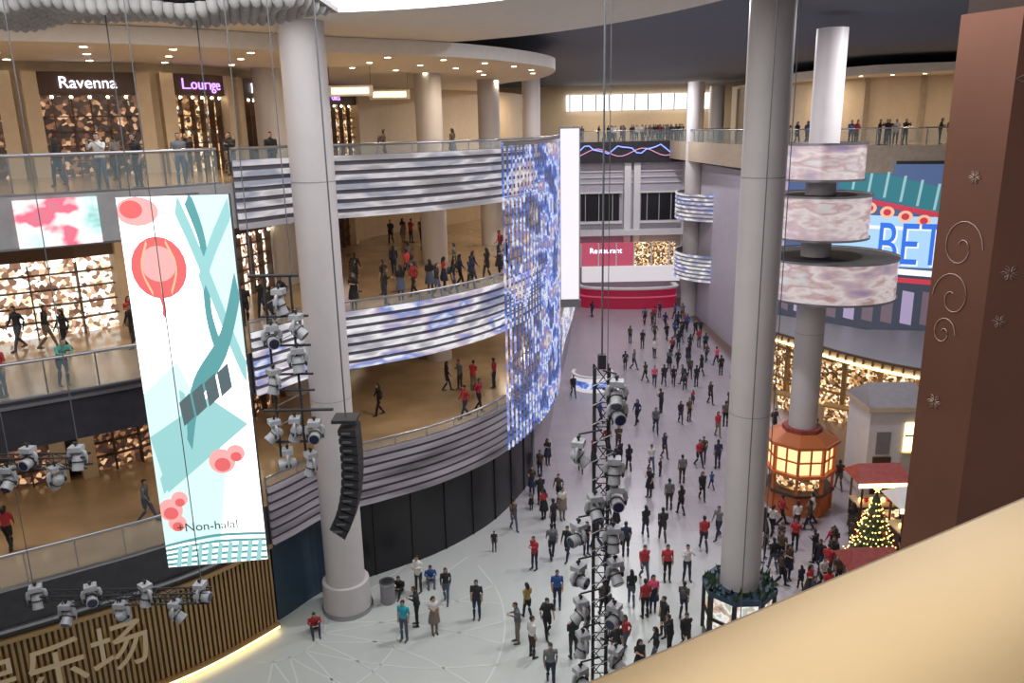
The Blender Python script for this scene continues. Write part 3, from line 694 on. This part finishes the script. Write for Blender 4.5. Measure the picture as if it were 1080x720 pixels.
for i in range(8): b.tube([(-.45,0,-1.6+i*.5),(.15,0,-1.3+i*.5)],.012,'steel',5)
b.obj('truss_frame',root)
for i,(x,z,k) in enumerate([(-.1,1.9,0),(.25,1.3,1),(-.35,1.05,2),(.2,.5,0),(-.5,-1.25,1),(.0,-1.2,0),(.45,-1.3,2),(-.25,-2.0,2),(.3,-2.1,0),(-.4,.0,0)]):
    place(MH[k],'moving_head_%d'%(i+1),(x,-.12,z),random.uniform(-1.5,1.5),.85,root)
for (cx,cy,cz,w,nh) in[(-11.6,18,11.2,2.8,5),(-10.0,18,7.5,4.6,7)]:
    root=empty('lighting_truss_bar',(cx,cy,cz)); b=truss('t',(-w/2,0,0),(w/2,0,0),.28,int(w*2.2),True)
    for x in(-w/2+.2,w/2-.2): b.tube([(x,0,0),(x,0,22.3-cz)],.012,'wire',5)
    b.obj('truss_frame',root)
    for i in range(nh): place(MH[i%4],'moving_head_%d'%(i+1),(-w/2+.3+i*(w-.5)/max(1,nh-1),-.1,-.45 if i%2 else .05),random.uniform(-1.5,1.5),.85,root)
# line array: J-shaped hang of boxes
b=B(); x,z,a=-4.1,11.8,0.0; yy=18.8
for i in range(13):
    a=-.04+.0035*i*i; n_=(math.cos(a),-math.sin(a)); t_=(-math.sin(a),-math.cos(a))
    x+=t_[0]*.225; z+=t_[1]*.225
    V=[]
    for sy in(-.34,.34):
        for q,w_ in((.24,.105),(-.22,.07),(-.22,-.07),(.24,-.105)): V.append((x+n_[0]*q+t_[0]*w_,yy+sy-(.25*q),z+n_[1]*q+t_[1]*w_))
    b.add(V,[(0,1,2,3),(7,6,5,4),(0,3,7,4),(1,0,4,5),(2,1,5,6),(3,2,6,7)],'blackm')
    b.box((x,yy-.35,z),(.25,.03,.05),'wire')
b.box((-4.15,18.8,11.85),(.6,.6,.08),'blackm'); b.tube([(-4.15,18.8,11.8),(-4.15,18.8,22.3)],.02,'wire',5)
b.obj('line_array_speaker')
for x,y,z1 in[(6.3,20,2.0),(7.7,22.5,3)]:
    b=B(); b.tube([(x,y,z1),(x,y,22.3)],.014,'wire',5); b.box((x,y,z1),(.1,.1,.3),'blackm'); b.obj('suspension_cable')

# ------------------------------------------------------------------ people
skin=mat('skin',(.45,.27,.19),.6); hair=mat('hair_black',(.014,.012,.011),.55); shoe=mat('shoe',(.05,.045,.04),.5)
eyem=mat('eye_dark',(.02,.015,.01),.3); lipm=mat('lips',(.35,.13,.11),.5); bagm=mat('bag_fabric',(.05,.05,.07),.6)
def objcol():
    m,N,L,P=nt('shirt_fabric'); oi=N.new('ShaderNodeObjectInfo'); L.new(oi.outputs['Color'],P.inputs['Base Color']); P.inputs['Roughness'].default_value=.75; return m
def pantm():
    m,N,L,P=nt('trouser_fabric'); oi=N.new('ShaderNodeObjectInfo'); r=N.new('ShaderNodeValToRGB'); r.color_ramp.interpolation='CONSTANT'
    cs=[(0,(.012,.012,.016)),(.35,(.02,.03,.06)),(.65,(.04,.035,.03)),(.8,(.07,.09,.14)),(.93,(.18,.15,.12))]
    e=r.color_ramp.elements; e[0].color=(*cs[0][1],1); e[1].position=.35; e[1].color=(*cs[1][1],1)
    for p,c in cs[2:]: x=e.new(p); x.color=(*c,1)
    L.new(oi.outputs['Random'],r.inputs['Fac']); L.new(r.outputs['Color'],P.inputs['Base Color']); P.inputs['Roughness'].default_value=.8; return m
SH,PA=objcol(),pantm()
MS=[skin,SH,PA,hair,shoe,bagm,eyem,lipm]
def person(name,pel,neck,hipL,kneeL,ankL,hipR,kneeR,ankR,elL,wrL,elR,wrR,sleeve=True,longhair=False,skirt=False,pack=False,coat=False,headyaw=0,slim=1.0,headtilt=0):
    Vc=Vector; pel,neck=Vc(pel),Vc(neck); ax=(neck-pel)
    b=B(); caps=[]
    fwd=Vc((0,1,0)); up=ax.normalized(); fr=(fwd-up*fwd.dot(up)).normalized()
    def tp(t,x=0,y=0): return pel+ax*t+Vc((x*slim,0,0))+fr*y
    cw=1.12 if coat else 1
    b.tube([tp(-.12),tp(-.02),tp(.12),tp(.3),tp(.5,0,.0),tp(.72,0,.01),tp(.86),tp(.95),tp(1.02)],
      [(.11*cw,.09*cw),(.165*cw*slim,.12*cw),(.165*cw*slim,.118*cw),(.14*cw*slim,.10*cw),(.155*cw*slim,.108*cw),(.185*slim,.112),(.175*slim,.095),(.11*slim,.07),(.055,.055)],'white',14,xax=(1,0,0))
    caps.append((tp(.1),tp(.85),.15,1)); caps.append((tp(-.05),tp(.06),.15,1 if coat else 2))
    shL,shR=tp(.88,-.175),tp(.88,.175)
    for sh,el,wr in((shL,Vc(elL),Vc(wrL)),(shR,Vc(elR),Vc(wrR))):
        b.tube([sh+Vc((0,0,.02)),sh.lerp(el,.15),sh.lerp(el,.55),el,el.lerp(wr,.3),wr],[.05,.062,.05,.042,.043,.029],'white',10)
        caps.append((sh,el,.055,1)); caps.append((el,wr,.04,1 if sleeve else 0))
        d=(wr-el).normalized(); b.tube([wr-d*.02,wr+d*.03,wr+d*.09],[(.026,.022),(.038,.018),(.034,.016)],'white',8); caps.append((wr+d*.01,wr+d*.1,.03,0))
    for h,k,a in((hipL,kneeL,ankL),(hipR,kneeR,ankR)):
        h,k,a=Vc(h),Vc(k),Vc(a)
        b.tube([h+Vc((0,0,.03)),h.lerp(k,.3),h.lerp(k,.75),k,k.lerp(a,.3),k.lerp(a,.7),a],[.088,.088,.068,.06,.064,.05,.045],'white',10)
        caps.append((h,k,.08,2)); caps.append((k,a,.055,2))
        sd=(k-a); sd.z=0; f2=(Vc((0,1,0))+sd*.3).normalized()
        b.tube([a+Vc((0,0,-.03))-f2*.07,a+Vc((0,0,-.035))-f2*.03,a+Vc((0,0,-.04))+f2*.08,a+Vc((0,0,-.05))+f2*.17,a+Vc((0,0,-.055))+f2*.2],[(.03,.03),(.042,.045),(.046,.04),(.042,.028),(.025,.018)],'white',8)
        caps.append((a+Vc((0,0,-.045))-f2*.05,a+Vc((0,0,-.05))+f2*.18,.045,4))
    if skirt:
        b.tube([tp(.2),tp(.0),Vc((pel.x,pel.y,pel.z-.2)),Vc((pel.x,pel.y,pel.z-.42))],[(.14,.11),(.18,.13),(.22,.18),(.25,.22)],'white',14,xax=(1,0,0)); caps.append((tp(.1),Vc((pel.x,pel.y,pel.z-.4)),.2,2))
    if pack:
        b.tube([tp(.15,0,-.19),tp(.22,0,-.2),tp(.6,0,-.21),tp(.85,0,-.18)],[(.12,.05),(.14,.08),(.15,.085),(.10,.05)],'white',10,xax=(1,0,0)); caps.append((tp(.2,0,-.22),tp(.8,0,-.22),.09,5))
    hc=neck+up*.13+fr*(.02+headtilt); R=Matrix.Rotation(headyaw,3,'Z')
    b.tube([neck-up*.05,neck+up*.06],[.055,.05],'white',10); caps.append((neck-up*.0,neck+up*.05,.05,0))
    def hp(x,y,z): return hc+R@Vc((x,y,z))
    b.tube([hp(0,.01,-.125),hp(0,.012,-.10),hp(0,.01,-.05),hp(0,0,0),hp(0,-.005,.05),hp(0,-.008,.09),hp(0,-.008,.115)],[(.03,.035),(.05,.06),(.066,.082),(.077,.098),(.078,.10),(.058,.076),(.02,.03)],'white',14,xax=tuple(R@Vc((1,0,0))))
    b.tube([hp(0,.085,.02),hp(0,.108,-.02),hp(0,.098,-.035)],[.010,.016,.014],'white',6)
    for sx in(-1,1): b.ball(hp(sx*.08,-.01,-.01),(.012,.02,.03),'white',6,5)
    caps.append((hp(0,0,-.06),hp(0,0,.06),.08,9))
    if longhair:
        b.tube([hp(0,-.04,.07),hp(0,-.075,0),hp(0,-.09,-.12),hp(0,-.10,-.26),hp(0,-.10,-.32)],[(.06,.04),(.088,.05),(.095,.045),(.08,.035),(.04,.02)],'white',10,xax=tuple(R@Vc((1,0,0)))); caps.append((hp(0,-.1,-.05),hp(0,-.12,-.3),.06,3))
    me=b.mesh('tmp'); o=bpy.data.objects.new('tmp',me); COL.objects.link(o)
    md=o.modifiers.new('r','REMESH'); md.mode='VOXEL'; md.voxel_size=.019
    sm=o.modifiers.new('s','SMOOTH'); sm.iterations=2; sm.factor=.5
    dg=bpy.context.evaluated_depsgraph_get(); dg.update()
    m2=bpy.data.meshes.new_from_object(o.evaluated_get(dg)); bpy.data.objects.remove(o)
    V=[v.co.copy() for v in m2.vertices]; F=[tuple(p.vertices) for p in m2.polygons]; ctr=[p.center.copy() for p in m2.polygons]; bpy.data.meshes.remove(m2)
    Ri=R.transposed(); lab=[]
    for c in ctr:
        best=9;bl=1
        for a,d,r,l in caps:
            ab=d-a; t=max(0,min(1,(c-a).dot(ab)/max(1e-9,ab.length_squared))); q=(c-(a+ab*t)).length-r
            if q<best: best=q;bl=l
        if bl==9:
            q=Ri@(c-hc); bl=3 if (q.z>.062 or (q.y<.0 and q.z>-.075+.0) or (abs(q.x)>.07 and q.z>0 and q.y<.05)) else 0
            if abs(q.x)>.078 and -.045<q.z<.02 and abs(q.y+.01)<.025 and not longhair: bl=0
        lab.append(bl)
    g=B(); g.mats=list(MS); g.v=[tuple(v) for v in V]; g.f=[list(f) for f in F]; g.m=lab; g.s=[True]*len(F)
    for sx in(-1,1): g.ball(hp(sx*.03,.088,.005),(.012,.008,.007),eyem,6,4); g.ball(hp(sx*.03,.09,.026),(.017,.006,.004),hair,6,4)
    g.ball(hp(0,.088,-.062),(.022,.008,.006),lipm,6,4)
    for sx,el,wr in((-1,Vc(elL),Vc(wrL)),(1,Vc(elR),Vc(wrR))):
        d=(wr-el).normalized(); side=Vc((0,1,0)); side=(side-d*side.dot(d)).normalized(); inn_=d.cross(side)*(-sx)
        if inn_.x*sx>0: inn_=-inn_
        for k,(o_,l) in enumerate([(.027,.068),(.010,.078),(-.008,.072),(-.025,.055)]):
            p0=wr+d*.08+side*o_; g.tube([p0,p0+d*l*.5+inn_*.006,p0+d*l*.8+inn_*.022,p0+d*l*.95+inn_*.036],[.0095,.009,.008,.006],skin,6)
        p0=wr+d*.035+side*.028; g.tube([p0,p0+d*.03+side*.022+inn_*.006,p0+d*.06+side*.028+inn_*.016],[.012,.010,.007],skin,6)
    zmin=min(v[2] for v in g.v); g.v=[(x,y,z-zmin) for x,y,z in g.v]
    return g.mesh(name)
P={}
P['walk']=person('walking_man',(0,0,.93),(0,.03,1.44),(-.09,0,.9),(-.09,.17,.5),(-.09,.30,.1),(.09,0,.9),(.09,.02,.49),(.09,-.28,.15),(-.22,-.13,1.15),(-.21,-.08,.9),(.22,.08,1.15),(.20,.24,.95))
P['walk2']=person('walking_man_b',(0,0,.93),(0,.03,1.44),(-.09,0,.9),(-.09,.06,.49),(-.09,-.2,.13),(.09,0,.9),(.09,.12,.5),(.09,.2,.09),(-.22,.06,1.15),(-.20,.2,.97),(.22,-.1,1.15),(.21,-.06,.9),sleeve=False,headyaw=.4,pack=True)
P['stand']=person('standing_man',(0,0,.94),(0,0,1.45),(-.09,0,.91),(-.1,.02,.5),(-.1,0,.09),(.09,0,.91),(.10,.02,.5),(.11,0,.09),(-.22,-.03,1.16),(-.22,.04,.9),(.22,-.03,1.16),(.21,.04,.9),sleeve=False,headyaw=-.3)
P['phone']=person('standing_man_phone',(0,0,.94),(0,.03,1.45),(-.09,0,.91),(-.10,.02,.5),(-.10,0,.09),(.09,0,.91),(.11,.03,.5),(.12,.03,.09),(-.21,.02,1.17),(-.08,.26,1.22),(.21,.02,1.17),(.08,.26,1.24),headtilt=.03,coat=True)
P['wwalk']=person('walking_woman',(0,0,.93),(0,.02,1.42),(-.08,0,.9),(-.08,.14,.5),(-.07,.22,.1),(.08,0,.9),(.08,.02,.49),(.07,-.22,.14),(-.2,-.1,1.15),(-.19,-.04,.91),(.2,.07,1.15),(.18,.2,.97),longhair=True,slim=.9)
P['wskirt']=person('standing_woman',(0,0,.94),(0,0,1.43),(-.08,0,.91),(-.08,.02,.5),(-.08,0,.09),(.08,0,.91),(.09,.02,.5),(.09,.05,.09),(-.2,-.02,1.17),(-.18,.1,.95),(.2,-.02,1.17),(.1,.2,1.2),longhair=True,skirt=True,slim=.9,headyaw=.5,sleeve=False)
P['lean']=person('leaning_person',(0,-.1,.93),(0,.16,1.38),(-.09,-.1,.9),(-.1,-.05,.5),(-.1,-.12,.09),(.09,-.1,.9),(.1,-.08,.5),(.12,-.2,.09),(-.22,.24,1.14),(-.1,.45,1.15),(.22,.24,1.14),(.12,.46,1.15),headyaw=.2)
P['point']=person('person_arm_raised',(0,0,.94),(0,0,1.45),(-.09,0,.91),(-.11,.02,.5),(-.14,0,.09),(.09,0,.91),(.11,.02,.5),(.15,0,.09),(-.26,.14,1.24),(-.12,.32,1.42),(.26,.14,1.24),(.12,.32,1.44))
P['sit']=person('seated_person',(0,0,.14),(0,.1,.63),(-.1,.02,.12),(-.14,.36,.42),(-.12,.55,.09),(.1,.02,.12),(.14,.36,.42),(.13,.58,.09),(-.24,.16,.42),(-.1,.38,.42),(.24,.16,.42),(.1,.38,.42),headtilt=.02)
pal={'k':(.018,.018,.022),'n':(.02,.03,.07),'r':(.40,.03,.04),'w':(.62,.61,.59),'t':(.02,.32,.40),'p':(.62,.09,.18),'g':(.14,.14,.15),'b':(.03,.09,.28),'y':(.28,.2,.07),'o':(.4,.08,.03),'m':(.1,.4,.3),'c':(.08,.06,.045)}
names={'walk':'walking_man','walk2':'walking_man_with_backpack','stand':'standing_man','phone':'man_using_phone','wwalk':'walking_woman','wskirt':'standing_woman','lean':'person_leaning_on_rail','point':'person_taking_photo','sit':'seated_person'}
spots=[(-6.9,29,0,1.2),(8.2,26.4,0,1.6),(14.2,37.2,0,2.0),(15.2,31,0,1.45),(17.3,35.4,0,1.5),(18,32.8,0,1.4),(13.6,27.6,0,1.2),(5.9,57,0,1.7),(19.4,39.4,0,2.1)]
def man(x,y,z,t,c,rot,s=1.0):
    for q in range(30):
        if all(abs(a[2]-z)>1 or math.hypot(a[0]-x,a[1]-y)>a[3] for a in spots): break
        x+=random.uniform(-.5,.5); y+=random.uniform(-.5,.5)
    spots.append((x,y,z,.62))
    o=place(P[t],names[t],(x,y,z),math.radians(rot),s); cc=pal[c]; j=random.uniform(.85,1.15); o.color=(cc[0]*j,cc[1]*j,cc[2]*j,1)
random.seed(5)
kinds=['walk','walk2','stand','phone','wwalk','wskirt','walk','wwalk']; cols='kkkkkknngrgwbckcpc'
near=[(-4.3,26.7,'stand','t',160),(-3.9,27.6,'phone','k',90),(-3.2,27.1,'wskirt','w',200),(-2.9,29.2,'wwalk','k',180),(-1.6,28.0,'stand','k',170),(-4.1,30.0,'phone','w',150),
(0,26.4,'phone','g',100),(.5,25.5,'stand','w',-60),(.4,27.9,'wwalk','y',30),(1.1,26.7,'walk2','k',200),(1.1,24.0,'walk','g',180),(2,25.4,'phone','k',20),(2.6,26.4,'stand','k',70),(3.4,27.8,'walk','c',10),(3.9,25.7,'wwalk','r',140),(4.2,24.2,'wskirt','k',200),(5,27.8,'stand','r',20),(5.5,25.4,'phone','k',60),(6.1,25.6,'walk','k',190),(5.4,28.3,'wskirt','p',170),(5.4,30.5,'walk','r',190),(5.9,30.6,'stand','r',180),(6.8,30.6,'point','w',190),(4.6,28.7,'wwalk','k',0),(8.5,32.9,'walk','r',0),(4.9,32.5,'stand','n',0),(6.1,34.3,'wwalk','k',10),(6.7,34.3,'walk','k',0),(7.7,36.9,'stand','g',0),(8.2,36.4,'wwalk','k',20),(3.5,25.0,'stand','k',200),(5.5,26.6,'stand','k',120),(4.9,24.9,'wwalk','k',80),(1.6,28.6,'stand','b',180)]
for x,y,t,c,r in near: man(x,y,0,t,c,r,.97 if t in('wwalk','wskirt') else 1.03)
rest=[(8,41),(7.6,41.6),(6,42.4),(6.4,41.8),(1.4,36.2),(1.8,34.9),(.8,37.3),(1.3,37.8),(1.9,37.7),(.9,39),(1.4,41.3),(1.9,42.9),(-.1,35.2),(-1.0,33.2),(2.3,36.2),(3.7,41.8),(4.6,43.1),(10.4,42.2),(10.9,42.2),(10.8,49.1),(11.3,49.4),(8.9,47.5),(8,49.1),(8.7,43.5),(12.6,46.7),(12.5,55.8),(11.9,56.9),(13.5,58.7),(13.4,65),(14.3,66.8),(12.8,70),(9.6,61.2),(10.5,69.3),(12.9,76),(14,76.8),(17,78),(8.2,79.7),(15.9,76),(15.7,74),(16.6,70.6),(16.4,65.9),(15.8,63),(15.1,65.9),(13.1,61.2),(14.5,59.2),(13.5,56.5),(12.4,52.7),(9.9,51),(7.1,50),(6.3,49.1),(4.3,54.8),(14.5,74),(16,59.2),(16.3,61.7),(14.5,51),(13.5,48.3),(13.6,52.7),(13.9,70),(11.3,67.4),(9.6,38),(4.8,35),(2.3,32.4),(1.6,32.4),(3.7,33.3),(3.9,30.9),(11.8,64.4),(16.5,73.4),(17.2,71.3),(11.2,56.9),(10,58),(.8,31.6),(5.5,44.5),(10.4,39.2),
(6.7,24.6),(3.5,27),(6.5,27.8),(17,38.9),(17.2,41),(16.8,43.5),(18,45),(16.2,47),(15.3,52),(15.8,55),(14.2,62.5),(15,69),(16.2,67.5),(7,38.5),(9,40),(15.5,71.2),(14.9,78.9)]
for x,y in rest:
    k=random.choice(kinds); man(x,y,0,k,random.choice(cols),random.choice([0,180])+random.uniform(-50,50),random.choice([1,1,.97,1.04,.94,.62 if random.random()<.4 else 1]))
    if random.random()<.15: man(x+random.choice((-.7,.7)),y+random.uniform(-.3,.3),0,random.choice(kinds),random.choice(cols),random.uniform(0,360),random.choice([1,.95]))
for i in range(52):
    man(random.uniform(10.6,16.4),random.uniform(28.6,35.2),0,random.choice(['stand','phone','wwalk','wskirt','walk']),random.choice('kkkknrrgcwcc'),random.uniform(0,360),random.choice([1,.96,.7]))
man(-7.9,27.5,0,'sit','r',200); man(-3.7,30.8,0,'sit','b',190); man(-4.9,30.0,0,'sit','k',170)
for i in range(9): man(-15.5+random.uniform(-1.6,3),20.0+random.uniform(-.8,1.0),0,random.choice(['stand','phone','sit','sit']),random.choice(cols),random.uniform(0,360))
man(-11.8,23.4,0,'sit','g',200)
for x,y in[(-13.2,26.4),(-12.6,26.7),(-6.5,37.1),(-2.3,36.5),(-1.7,37.5),(-1,41),(-3.5,40.7),(-2.8,40.9),(-2.1,40.6),(-17,24.5),(-8,35)]: man(x,y,Z1,random.choice(kinds),random.choice('rkrkgk'),random.uniform(0,360))
man(-13.9,24.0,Z2,'lean','m',-130); man(-15.3,23.1,Z2,'stand','r',160)
for x,y in[(-18,28.6),(-17.0,28.6),(-13.8,28.6),(-14.5,30),(-10.8,32),(-10.4,33),(-9.6,31.4),(-9.8,33.9),(-8.1,55),(-7.4,56),(-6.8,55.4),(-6.1,56),(-6.2,42.5),(-5.3,41),(-4.5,37),(-3.8,37.4),(-3.2,38.1),(-2.5,39),(-1.9,40),(-1.2,41),(-5,36),(-5.6,35.2),(-6,37.5),(-.6,42),(-.2,44),(-6.8,34.2),(-3.4,36.4),(-2.7,37.1),(-4.8,39),(-7.5,38),(-7.8,40),(-8.5,36),(-1.9,38.4),(-11.4,31),(-12,29.6),(-9.2,40),(-5.6,44),(-3,43),(-.6,48),(-19,27),(-16,28),(-9,34.8)]:
    man(x,y,Z2,random.choice(kinds),random.choice('kkrnkkgkk'),random.uniform(0,360))
man(-12.3,24.95,17.1,'point','w',170,1.02); man(-11.5,25.6,17.1,'stand','k',150); man(-10.6,26.7,17.1,'stand','g',-140); man(-15.6,23,17.1,'stand','k',160); man(-15,27.5,17.1,'wwalk','k',60)
for x,y in[(-9,31.5),(-12,31),(-11,33),(-14.7,31),(-19,29),(-6,40),(-3,45),(-11.5,34)]: man(x,y,17.1,random.choice(kinds),random.choice(cols),random.uniform(0,360))
for i in range(46): man(7.4+random.random()*12,88.4+random.random()*3,17.1,random.choice(['stand','phone','wwalk','point']),random.choice('kkkngrwk'),random.uniform(120,240))
for i in range(32): 
    s=clen(R3)*(.50+.42*random.random()); (x,y),(dx,dy)=cat(off(R3,-1-random.random()*1.5),s); man(x,y,17.1,random.choice(['stand','phone','wwalk','point']),random.choice('kkkngrwb'),random.uniform(120,240))
b=B(); b.cyl((-5.3,29.3),.3,0,.85,'fascia',20); b.cyl((-5.3,29.3),.32,.85,.95,'steel',20); b.cyl((-5.3,29.3),.2,.95,.97,'blackm',20); b.obj('litter_bin')

# ------------------------------------------------------------------ lights
def area(x,y,z,size,e,col=(1,.95,.9),name='ceiling_lamp_and_fill'):
    l=bpy.data.lights.new(name,'AREA'); l.shape='DISK'; l.size=size; l.energy=e; l.color=col
    o=bpy.data.objects.new(name,l); COL.objects.link(o); o.location=(x,y,z); return o
def warm(curve,oo,z,e,step,s=6):
    c=off(curve,oo); L=clen(c)
    while s<L-14:
        (x,y),_=cat(c,s); area(x,y,z,.5,e,(1,.80,.56)); s+=step
warm(E,-4,21.6,210,9); warm(E,-4,Z3-1.55,120,8); warm(E,-3.5,Z2-1.55,72,9)
for x,y in[(7,32),(12,44),(8,62),(13,78),(18,34)]: area(x,y,23.1,.9,1500,(.97,.94,1))  # added fill lights for the atrium floor; no lamps seen in this ceiling
for x,y in[(28,58),(36,56),(24,66)]: area(x,y,21.8,.5,240,(1,.82,.6))
for x,y in[(10,92),(20,92)]: area(x,y,22.8,.5,400,(1,.87,.7))
area(24,47,4.25,.4,140,(1,.75,.42))
w=bpy.data.worlds.new('World'); scene.world=w; w.use_nodes=True; w.node_tree.nodes['Background'].inputs[0].default_value=(.77,.74,.78,1); w.node_tree.nodes['Background'].inputs[1].default_value=.38
scene.view_settings.view_transform='Standard'

# ------------------------------------------------------------------ camera
th=math.atan(850/3210.7); ro=math.atan(66/3210)
f=Vector((0,math.cos(th),-math.sin(th)));r0=Vector((1,0,0));u0=Vector((0,math.sin(th),math.cos(th)))
r=r0*math.cos(ro)-u0*math.sin(ro);u=u0*math.cos(ro)+r0*math.sin(ro)
cd=bpy.data.cameras.new('camera'); cam=bpy.data.objects.new('camera',cd); COL.objects.link(cam)
cd.sensor_width=36; cd.lens=36*850/1080; cd.clip_start=.05; cd.clip_end=300
cam.matrix_world=Matrix(((r.x,u.x,-f.x,0),(r.y,u.y,-f.y,0),(r.z,u.z,-f.z,18.7),(0,0,0,1)))
scene.camera=cam
